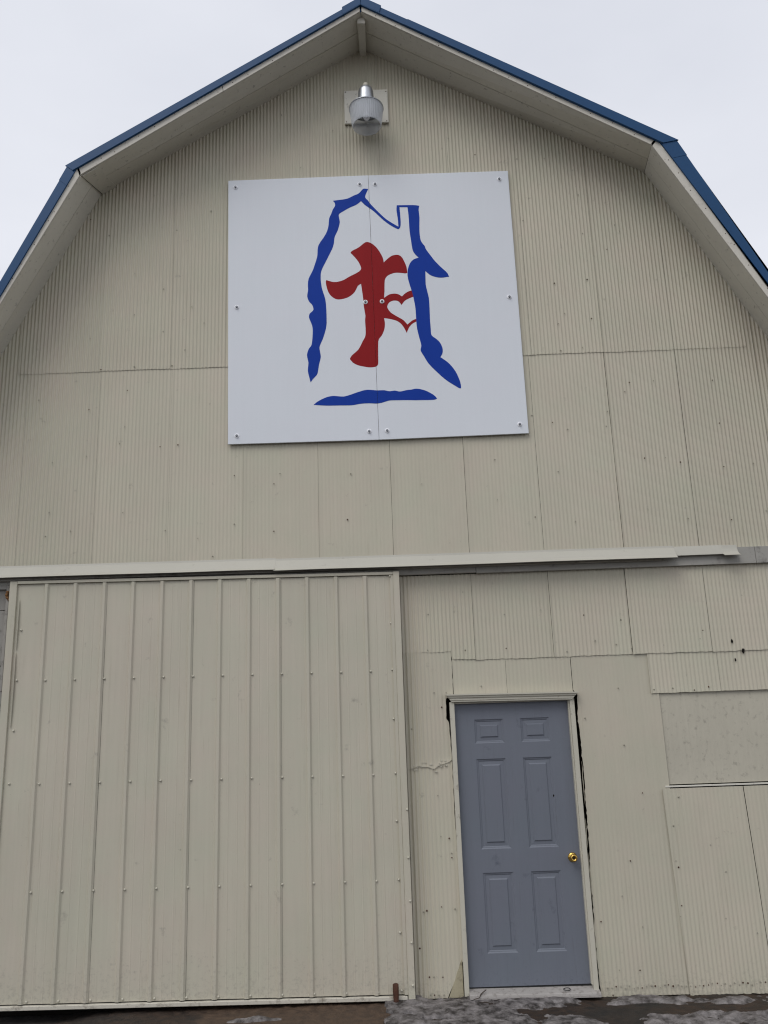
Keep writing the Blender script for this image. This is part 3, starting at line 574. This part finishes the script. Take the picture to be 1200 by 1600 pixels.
# ---------------------------------------------------------------- sliding door
sl = MB().box(-3.080, .050, -.088, -.050, .036, 3.128, -.006).build('sliding_door', 'black', barn)
def agsheet(x0, x1, z0, z1, ribs, seed):
    y = -.096
    xs = [x0, x1]
    for r_ in ribs:
        xs += [r_ + d for d in (-.026, -.0215, -.017, -.010, -.0085, .0085, .010, .017, .0215, .026)]
        xs += [r_ + d for d in (.075, .081, .087, .147, .153, .159)]
    xs += list(np.arange(x0, x1, .045)); xs = np.array(sorted(x for x in xs if x0 <= x <= x1))
    zsx = np.linspace(0, 1, 46); X, T = np.meshgrid(xs, zsx); Zz = z0 - .006 * X + T * (z1 - z0 + (-.0117 + .006) * X)
    Y = np.full_like(X, y)
    for r_ in ribs:
        d = np.abs(X - r_); Y -= .0165 * np.clip((.023 - d) / .0125, 0, 1)
        for c_ in (.081, .153): Y -= .0016 * np.clip((.006 - np.abs(X - r_ - c_)) / .004, 0, 1)
    Y += (fbm(X * 1.5 + 3, Zz * .9, 3) - .5) * .010 + (vnoise(X * 7, Zz * 1.3 + seed) - .5) * .0022
    Y -= .003 * np.exp(-(x1 - X) / .01)
    nz_, nx = X.shape; v = np.stack([X, Y, Zz], -1).reshape(-1, 3); i = np.arange(nx * nz_).reshape(nz_, nx)
    f = np.stack([i[:-1, :-1], i[:-1, 1:], i[1:, 1:], i[1:, :-1]], -1).reshape(-1, 4).tolist()
    return mesh('steel_sheet', v, f, 'steel', sl)
RB = [-2.790 + k * .2335 for k in range(12)]
cuts = [-3.075, RB[2] + .024, RB[5] + .024, RB[8] + .024, .03]
for k in range(4):
    o = agsheet(cuts[k] + (.0008 if k else 0), cuts[k + 1], .060 - .00, 3.108 - .0, RB[3 * k:3 * k + 3], k)
    for p in o.data.polygons: p.use_smooth = False
tr = MB()
def trim(name, x0, x1, z0, z1, y0, y1, m, sag=0):
    return MB().box(x0, x1, y0, y1, z0, z1, -.006).build(name, m, sl, bevel=.0025, seg=2)
trim('edge_trim', -3.088, -3.028, .040, 3.150, -.1125, -.048, 'steel')
trim('edge_trim', .006, .056, .030, 3.137, -.1175, -.048, 'steel')
trim('edge_trim', -.022, .006, .058, 3.108, -.1125, -.09, 'steel')
MB().box(-3.027, .0055, -.1140, -.09, 3.112, 3.136, -.011).build('top_trim', 'steel', sl, bevel=.002)
MB().box(-3.09, .0, -.122, -.05, .024, .052, -.006).build('bottom_rail', 'rail', sl, bevel=.003)
# thin lip of the first sheet lifting away beside the left trim, with a dark gap behind it
for z0_, z1_, wd in ((2.62, 3.02, .007), (2.02, 2.60, .009)):
    v = []; f = []
    for j in range(25):
        t = j / 24; z = z0_ + t * (z1_ - z0_); c = math.sin(math.pi * t) ** .7
        v += [(-3.010 - .002 * c, -.1015, z), (-3.008 + wd * .3 * c, -.106 - wd * c, z), (-3.004 + wd * .6 * c, -.105 - wd * .6 * c, z)]
    for j in range(24): f += [(3 * j, 3 * j + 1, 3 * j + 4, 3 * j + 3), (3 * j + 1, 3 * j + 2, 3 * j + 5, 3 * j + 4)]
    mesh('lifted_flange', v, f, 'steel', sl)
mb = MB()
for x_, z_ in DOOR_SCREWS:
    yy = -.1155 + .0 if x_ > -3.2 else 0
    base_y = -.1180 if x_ > .006 or x_ < -3.028 else (-.113 if x_ > -.022 else -.0988)
    if -3.028 < x_ < -.022: base_y += float((fbm(np.array(x_ * 1.5 + 3), np.array(z_ * .9), 3) - .5) * .010)
    dome(mb, x_ + (.011 if -3.0 < x_ < -.1 else 0), base_y, z_, .0095, .011)
o = mb.build('door_screw', 'trim', sl); o['kind'] = 'stuff'

# ---------------------------------------------------------------- walk door and its frame
fr = part_empty('door_frame', barn)
MB().hexa([(.414, -.026, .004), (.449, -.026, .004), (.449, .09, .004), (.414, .09, .004), (.412, -.026, 2.098), (.449, -.026, 2.098), (.449, .09, 2.098), (.412, .09, 2.098)]).build('jamb', 'trim', fr, bevel=.002)
MB().hexa([(1.350, -.026, .004), (1.387, -.026, .004), (1.387, .09, .004), (1.350, .09, .004), (1.352, -.026, 2.094), (1.388, -.026, 2.094), (1.388, .09, 2.094), (1.352, .09, 2.094)]).build('jamb', 'trim', fr, bevel=.002)
MB().box(1.3405, 1.3515, -.008, .05, .06, 2.09).build('door_stop', 'trim', fr, bevel=.0015)
MB().box(.4495, 1.3515, -.006, .05, 2.082, 2.104).build('head_jamb', 'trim', fr, bevel=.0015)
prof = [(-.030, 2.094, .430, 1.366), (-.040, 2.0985, .427, 1.370), (-.040, 2.108, .421, 1.378), (-.046, 2.111, .418, 1.381), (-.044, 2.126, .410, 1.392),
        (-.054, 2.130, .406, 1.397), (-.056, 2.142, .396, 1.409), (-.066, 2.146, .390, 1.417), (-.066, 2.156, .386, 1.421), (-.012, 2.157, .386, 1.421), (-.012, 2.094, .430, 1.366)]
k = len(prof); v = [(a, y, z - .012 * (a - .43)) for y, z, a, b in prof] + [(b, y, z - .012 * (b - .43)) for y, z, a, b in prof]
mesh('head_casing', v, [(i, (i + 1) % k, k + (i + 1) % k, k + i) for i in range(k)] + [tuple(range(k))[::-1], tuple(range(k, 2 * k))], 'trim', fr)
MB().hexa([(.446, -.075, .006), (1.392, -.075, -.004), (1.392, .06, -.004), (.446, .06, .006), (.446, -.070, .034), (1.392, -.070, .022), (1.392, .06, .046), (.446, .06, .052)]).build('threshold', 'sill', fr, bevel=.004)
MB().box(.447, 1.39, -.081, -.0755, .008, .024, -.010).build('sill_nosing', 'sill', fr, bevel=.001)

DY = .030
cols = [.452, .600, .829, .962, 1.188, 1.350]; rows = [.058, .280, .835, 1.002, 1.660, 1.777, 1.959, 2.084]
v = []; f = []
def V(x, y, z): v.append((x, y, z)); return len(v) - 1
def ring(x0, x1, z0, z1, y): return [V(x0, y, z0), V(x1, y, z0), V(x1, y, z1), V(x0, y, z1)]
for i in range(5):
    for j in range(7):
        x0, x1, z0, z1 = cols[i], cols[i + 1], rows[j], rows[j + 1]
        R0 = ring(x0, x1, z0, z1, DY)
        if i in (1, 3) and j in (1, 3, 5):
            prev = R0
            for d, y in ((.009, .0065), (.013, .0067), (.019, .0112), (.043, .0095), (.052, .0025)):
                R = ring(x0 + d, x1 - d, z0 + d, z1 - d, DY + y)
                for q in range(4): f.append((prev[q], prev[(q + 1) % 4], R[(q + 1) % 4], R[q]))
                prev = R
            f.append(tuple(prev))
        else: f.append(tuple(R0))
B = ring(cols[0], cols[-1], rows[0], rows[-1], DY + .045); Fr = ring(cols[0], cols[-1], rows[0], rows[-1], DY)
f.append(tuple(B[::-1]))
for q in range(4): f.append((Fr[q], B[q], B[(q + 1) % 4], Fr[(q + 1) % 4]))
leaf = mesh('walk_door', v, f, 'door', barn)
leaf['label'] = 'blue-grey six-panel door'
kx, kz = 1.283, .925
MB().lathe([(.0005, 0), (.034, 0), (.034, -.004), (.029, -.009), (.020, -.012), (.0135, -.014), (.0125, -.032), (.019, -.038), (.0265, -.046), (.0275, -.056),
            (.0245, -.066), (.0165, -.071), (.0145, -.068), (.0005, -.066)], (kx, DY, kz), 'y', 28).build('door_knob', 'brass', leaf, smooth=True)
MB().lathe([(.0005, -.0685), (.0095, -.0685), (.0105, -.064)], (kx, DY, kz), 'y', 20).box(kx - .0015, kx + .0015, DY - .0705, DY - .064, kz - .007, kz + .007).build('keyhole', 'keyway', leaf)
MB().box(.456, 1.346, .034, .07, .046, .0575).build('gap_strip', 'gap_fill', leaf)  # black strip stands in for the dark gap under the leaf

# ---------------------------------------------------------------- roof edge: soffit boards, fascia, rake trim, ridge beam
roof = part_empty('roof', barn)
FB = [(-4.32, 3.22)] + FASCIA_BOT + [(4.23, 3.22)]
# continue the lower rakes along their own slope to the eaves
def ext_line(p, q, z): t = (z - p[1]) / (q[1] - p[1]); return (p[0] + (q[0] - p[0]) * t, z)
FBp = [ext_line(FASCIA_BOT[1], FASCIA_BOT[0], 3.1)] + FASCIA_BOT[1:4] + [ext_line(FASCIA_BOT[3], FASCIA_BOT[4], 3.1)]
SWp = [ext_line(SOFFIT_WALL[1], SOFFIT_WALL[0], 3.1)] + SOFFIT_WALL[1:4] + [ext_line(SOFFIT_WALL[3], SOFFIT_WALL[4], 3.1)]
def nrm(p, q):
    d = Vector((q[0] - p[0], q[1] - p[1])).normalized(); n = Vector((-d.y, d.x)); return n if n.y > 0 else -n
def soffit(i, ya, yb, ta=0, tb=1, thick=.02, m='wood', off=0, name='soffit_board'):
    def at(y, k):
        t = (-y) / .44; F_, S_ = FBp[k], SWp[k]; return Vector((S_[0] + (F_[0] - S_[0]) * t, S_[1] + (F_[1] - S_[1]) * t))
    A0, B0, A1, B1 = at(ya, i), at(ya, i + 1), at(yb, i), at(yb, i + 1)
    a0, b0 = A0.lerp(B0, ta), A0.lerp(B0, tb); a1, b1 = A1.lerp(B1, ta), A1.lerp(B1, tb)
    n0 = nrm(A0, B0) * thick; of = nrm(A0, B0) * off
    p = [(q.x + of.x, y, q.y + of.y) for q, y in ((a0, ya), (b0, ya), (b1, yb), (a1, yb))]
    return MB().hexa(p + [(x + n0.x, y, z + n0.y) for x, y, z in p]).build(name, m, roof)
for i in range(4):
    g = .003
    sp = -.222 if i in (1, 2) else -.205
    e0, e1 = (.0, .9992) if i < 2 else (.0008, 1)
    soffit(i, -.421, sp - g, e0, e1); soffit(i, sp + g, .02, e0, e1, off=.0015)
    soffit(i, -.415, .03, 0, 1, .012, 'black', off=.024, name='soffit_backing')  # black sheet above the split, so the joint reads as shaded
# short filler board at the left knee
soffit(1, -.418, .0, .002, .052, .010, 'wood', off=-.0115, name='filler_board')
def rake(name, lowline, upline, i, y0, y1, m, ta=0, tb=1, off=0, grow=0):
    a, b, c, d = [Vector(q) for q in (lowline[i], lowline[i + 1], upline[i + 1], upline[i])]
    p0, p1, p2, p3 = a.lerp(b, ta), a.lerp(b, tb), d.lerp(c, tb), d.lerp(c, ta)
    n_ = nrm(a, b); p0, p1 = p0 - n_ * grow, p1 - n_ * grow; p2, p3 = p2 + n_ * (off + grow), p3 + n_ * (off + grow)
    return MB().quadprism([tuple(p0), tuple(p1), tuple(p2), tuple(p3)], y0, y1).build(name, m, roof, bevel=.0015)
TT = [ext_line(TRIM_TOP[1], TRIM_TOP[0], 3.2)] + TRIM_TOP[1:4] + [ext_line(TRIM_TOP[3], TRIM_TOP[4], 3.2)]
TB_ = [ext_line(TRIM_BOT[1], TRIM_BOT[0], 3.13)] + TRIM_BOT[1:4] + [ext_line(TRIM_BOT[3], TRIM_BOT[4], 3.13)]
FT = [ext_line(FASCIA_TOP[1], FASCIA_TOP[0], 3.13)] + [Vector(q) for q in FASCIA_TOP[1:4]] + [ext_line(FASCIA_TOP[3], FASCIA_TOP[4], 3.13)]
FTu = [Vector(q) + Vector((0, .03)) for q in FT]
gl = .003
for i, segs in ((0, ((0, 1),)), (1, ((0, .497), (.4985, 1))), (2, ((0, 1),)), (3, ((0, 1),))):
    for a, b in segs:
        rake('fascia_board', FBp, FTu, i, -.440, -.4215, 'fascia', a + (gl if a == 0 else 0), b - (gl if b == 1 else 0))
# blue rake trim (front face plus a folded lip at its lower edge)
def trimset(i, ta, tb, dy=0, grow=0, lip=True):
    rake('rake_trim', TB_, TT, i, -.4465 - dy, -.4402, 'blue_roof', ta, tb, grow=grow)
    if lip:
        a, b = Vector(TB_[i]).lerp(Vector(TB_[i + 1]), ta), Vector(TB_[i]).lerp(Vector(TB_[i + 1]), tb); n_ = nrm(TB_[i], TB_[i + 1])
        q = [a - n_ * (.006 + grow), b - n_ * (.006 + grow), b - n_ * (grow + .0008), a - n_ * (grow + .0008)]
        MB().quadprism([tuple(t) for t in q], -.456 - dy, -.4402).build('trim_lip', 'blue_roof', roof)
trimset(0, 0, .985); trimset(3, .015, 1)
trimset(0, .955, 1.0, .002, .004, False); trimset(3, .0, .045, .002, .004, False)
trimset(1, -.012, 1, .006); trimset(2, .155, 1.008, .010, .002); trimset(2, 0, .157, .006)
rake('ridge_cap_end', TB_, TT, 1, -.462, -.42, 'blue_roof', .935, 1.0, off=.014)
rake('ridge_cap_end', TB_, TT, 2, -.462, -.42, 'blue_roof', .0, .065, off=.014)
# roof panels running back from the gable
for i in range(4):
    a, b = Vector(TT[i]), Vector(TT[i + 1]); n_ = nrm(a, b)
    a0, b0 = a - n_ * .03, b - n_ * .03
    y = -.438; k = 0
    while y < 12:
        y2 = min(y + .914, 12.3)
        MB().quadprism([tuple(a0), tuple(b0), tuple(b0 + n_ * .026), tuple(a0 + n_ * .026)], y, y2 - .002).build('roof_panel', 'blue_roof', roof)
        y = y2; k += 1
        if y >= 12.29: break
ap = Vector(TT[2])
MB().hexa([(ap.x - .2, -.42, ap.y - .115), (ap.x + .2, -.42, ap.y - .115), (ap.x + .2, 12.3, ap.y - .115), (ap.x - .2, 12.3, ap.y - .115),
           (ap.x - .01, -.42, ap.y + .012), (ap.x + .01, -.42, ap.y + .012), (ap.x + .01, 12.3, ap.y + .012), (ap.x - .01, 12.3, ap.y + .012)]).build('ridge_cap', 'blue_roof', roof)
MB().hexa([(-.137, -.375, 8.232), (-.062, -.375, 8.226), (-.066, .02, 8.196), (-.126, .02, 8.200),
           (-.137, -.375, 8.40), (-.062, -.375, 8.40), (-.066, .02, 8.36), (-.126, .02, 8.36)]).build('ridge_beam', 'wood', roof, bevel=.005)
# nails along the fascia boards
mb = MB()
for i in range(4):
    a, b = Vector(FBp[i]).lerp(Vector(FT[i]), .55), Vector(FBp[i + 1]).lerp(Vector(FT[i + 1]), .55); n = int((b - a).length / .19)
    for j in range(1, n):
        q = a.lerp(b, (j + rnd.uniform(-.3, .3)) / n); dome(mb, q.x, -.4402, q.y + rnd.uniform(-.02, .015), .0045, .003)
o = mb.build('fascia_nail', 'rust', roof); o['kind'] = 'stuff'
# the rest of the shell
MB().box(-4.46, -4.40, .101, 12, -.05, 3.3).build('side_wall', 'rear', barn)
MB().box(4.24, 4.30, .101, 12, -.05, 3.3).build('side_wall', 'rear', barn)
mesh('rear_wall', [(x, y, z) for y in (11.95, 12.0) for x, z in [(-4.39, -.05), (4.23, -.05), (4.23, 3.2), (2.45, 6.74), (-.1, 8.2), (-2.55, 6.74), (-4.39, 3.2)]],
     [(0, 1, 2, 3, 4, 5, 6), (13, 12, 11, 10, 9, 8, 7)] + [(i, i + 7, (i + 1) % 7 + 7, (i + 1) % 7) for i in range(7)], 'rear', barn)

# ================================================================ SIGN
sign = thing('barn_sign', 'white two-panel sign with a blue house outline, red cross and heart on the barn', 'sign', (0, 0, 0))
seam = lambda z: -.085 + (6.86 - z) / (6.86 - 4.29) * .017
def panel(xa0, xa1, xb0, xb1, zt0, zt1, zb0, zb1):
    return MB().hexa([(xb0, -.035, zb0), (xb1, -.035, zb1), (xb1, -.019, zb1), (xb0, -.019, zb0), (xa0, -.035, zt0), (xa1, -.035, zt1), (xa1, -.019, zt1), (xa0, -.019, zt0)]).build('sign_panel', 'sign', sign, bevel=.0015)
pl = panel(-1.377, -.0866, -1.352, -.0696, 6.862, 6.861, 4.297, 4.288)
pr = panel(-.0842, 1.199, -.0672, 1.199, 6.860, 6.850, 4.288, 4.296)
for z_ in (4.5, 6.6): MB().box(-1.34, 1.18, -.019, -.009, z_, z_ + .06).build('mounting_strip', 'black', sign)
def smooth_poly(pts, it=2):
    for _ in range(it):              # Catmull-Rom style refinement, sharp corners kept
        n = len(pts); out = []
        for i in range(n):
            p0, p1, p2, p3 = [Vector(pts[(i + d) % n]) for d in (-1, 0, 1, 2)]
            out.append(tuple(p1))
            def sharp(a, b, c): return (b - a).angle(c - b, 0) > 1.05
            t1 = (p2 - p0) * .5 if not sharp(p0, p1, p2) else (p2 - p1)
            t2 = (p3 - p1) * .5 if not sharp(p1, p2, p3) else (p2 - p1)
            out.append(tuple((p1 + p2) * .5 + (t1 - t2) * .125))
        pts = out
    return pts
def art(name, pts, m, y, label):
    pts = smooth_poly([tuple(p) for p in pts], 2)
    for side, par in ((-1, pl), (1, pr)):
        bm = bmesh.new(); tri = tessellate_polygon([[Vector((x, z, 0)) for x, z in pts]])
        fv = [bm.verts.new((x, y, z)) for x, z in pts]; bm.verts.ensure_lookup_table()
        for t in tri:
            try: bm.faces.new([fv[i] for i in t])
            except ValueError: pass
        nn = Vector((1, 0, .0066)).normalized()
        cx = -.0866 if side < 0 else -.0842
        bmesh.ops.bisect_plane(bm, geom=bm.verts[:] + bm.edges[:] + bm.faces[:], plane_co=(cx, 0, 6.86), plane_no=nn,
                               clear_outer=side < 0, clear_inner=side > 0)
        if not bm.faces: bm.free(); continue
        ex = bmesh.ops.extrude_face_region(bm, geom=bm.faces[:])
        bmesh.ops.translate(bm, verts=[g for g in ex['geom'] if isinstance(g, bmesh.types.BMVert)], vec=(0, .0012, 0))
        bmesh.ops.recalc_face_normals(bm, faces=bm.faces)
        me = bpy.data.meshes.new(name); bm.to_mesh(me); bm.free(); link(name, me, m, par)['label'] = label
art('red_cross', RED, 'red', -.0358, 'dark red brush-stroke cross with a heart cut out')
art('house_outline', BLUE, 'blue', -.0366, 'blue brush-stroke outline of a house with chimney')
art('base_stroke', BASE, 'blue', -.0366, 'blue brush stroke under the house')
for x_, z_ in SIGN_SCREWS:
    sc = MB().lathe([(.0005, -.0035), (.016, -.003), (.0205, -.001), (.0205, .004)], (x_, -.0368, z_), 'y', 14).build('washer', 'washer', sign, smooth=False)
    MB().lathe([(.0005, -.0185), (.008, -.018), (.0105, -.014), (.0105, -.003)], (x_, -.0368, z_), 'y', 6).build('bolt_head', 'zinc', sc)

# ================================================================ SECURITY LIGHT
lamp = thing('security_light', 'round aluminium dusk-to-dawn barn light with a clear ribbed skirt, under the roof peak', 'light', (0, 0, 0))
pz = MB().box(-.290, .124, -.034, -.012, 7.425, 7.792)
pz = pz.build('mounting_plate', 'wood', lamp, bevel=.004)
mb = MB()
for x_, z_ in ((-.275, 7.775), (.108, 7.765), (-.272, 7.445), (.106, 7.44)): dome(mb, x_, -.034, z_, .006, .004)
mb.build('plate_screw', 'rust', lamp)
LX, LY = -.081, -.215
LZ = 7.42
MB().tube([(LX, -.034, LZ + .10), (LX, LY + .05, LZ + .10)], .021, 12).box(LX - .04, LX + .04, -.05, -.034, LZ + .04, LZ + .16).build('bracket', 'alu', lamp)
MB().lathe([(.0005, .245), (.034, .242), (.058, .225), (.070, .190), (.073, .12), (.076, .075), (.080, .055), (.092, .045), (.125, .030), (.158, .016), (.160, .006), (.150, .008), (.07, .03), (.0005, .035)],
           (LX, LY, LZ), 'z', 48).build('housing', 'alu', lamp, smooth=True)
MB().lathe([(.0005, .288), (.019, .285), (.024, .274), (.025, .245), (.025, .235)], (LX, LY, LZ), 'z', 20).build('photocell', M['trim'], lamp, smooth=True)
bm = MB(); n = 96; pr_ = [(.154, .006), (.150, -.02), (.143, -.08), (.137, -.13), (.131, -.168), (.128, -.176)]
rings = []
for r_, h_ in pr_:
    rings.append([bm.bm.verts.new((LX + (r_ + (.003 if i % 2 else 0)) * math.cos(2 * math.pi * i / n), LY + (r_ + (.003 if i % 2 else 0)) * math.sin(2 * math.pi * i / n), LZ + h_)) for i in range(n)])
rin = []
for r_, h_ in pr_[::-1]:
    rin.append([bm.bm.verts.new((LX + (r_ - .004) * math.cos(2 * math.pi * i / n), LY + (r_ - .004) * math.sin(2 * math.pi * i / n), LZ + h_)) for i in range(n)])
allr = rings + rin
for a, b in zip(allr, allr[1:] + allr[:1]):
    for i in range(n): bm.bm.faces.new((a[i], a[(i + 1) % n], b[(i + 1) % n], b[i]))
bm.build('refractor', 'acrylic', lamp)
MB().lathe([(.10, .028), (.095, -.01), (.085, -.03), (.080, -.03), (.075, .02)], (LX, LY, LZ), 'z', 14).build('reflector', 'alu', lamp)
MB().lathe([(.0005, -.11), (.018, -.106), (.030, -.085), (.032, -.06), (.020, -.02), (.016, .03)], (LX, LY, LZ), 'z', 20).build('bulb', M['washer'], lamp, smooth=True)

# ================================================================ SMALL THINGS ON THE GROUND
pb = MB().lathe([(.0005, .150), (.016, .150), (.021, .146), (.0215, .10), (.019, .05), (.0205, .0), (.021, -.07)], (-.083, -.150, -.005), 'z', 14)
tag(pb.build('iron_post', 'rust', None, smooth=True), 'short rusty iron stub post standing at the foot of the sliding door', 'post')
bm = bmesh.new(); bmesh.ops.create_icosphere(bm, subdivisions=3, radius=.027)
for vtx in bm.verts:
    p = vtx.co; k = 1 + .25 * (vnoise(p.x * 60 + 5, p.z * 60 + p.y * 40) - .5); vtx.co = Vector((p.x * k * 1.05, p.y * k, p.z * k * .85))
me = bpy.data.meshes.new('stone'); bm.to_mesh(me); bm.free(); o = link('stone', me, 'stone', None, True); o.location = (-.028, -.095, .018)
tag(o, 'small dark round stone lying beside the rusty post', 'stone')
pts = [(1.153 + .024 * math.cos(a), -.035 + .024 * math.sin(a), .0425 + .12 * .024 * math.sin(a) + .001 * math.sin(2 * a)) for a in [6.2832 * i / 24 for i in range(25)]]
tag(MB().tube(pts, .0028, 6).build('wire_ring', 'wire', None, smooth=True), 'small black wire ring lying on the worn door sill', 'ring')
tag(MB().tube([(.57, -.03, .055), (.55, -.05, .048), (.527, -.072, .038), (.515, -.09, .02), (.47, -.10, .012)], [.003, .0035, .0035, .003, .002], 6).build('twig', 'twig', None, smooth=True),
    'thin brown twig hanging over the left end of the door sill', 'twig')
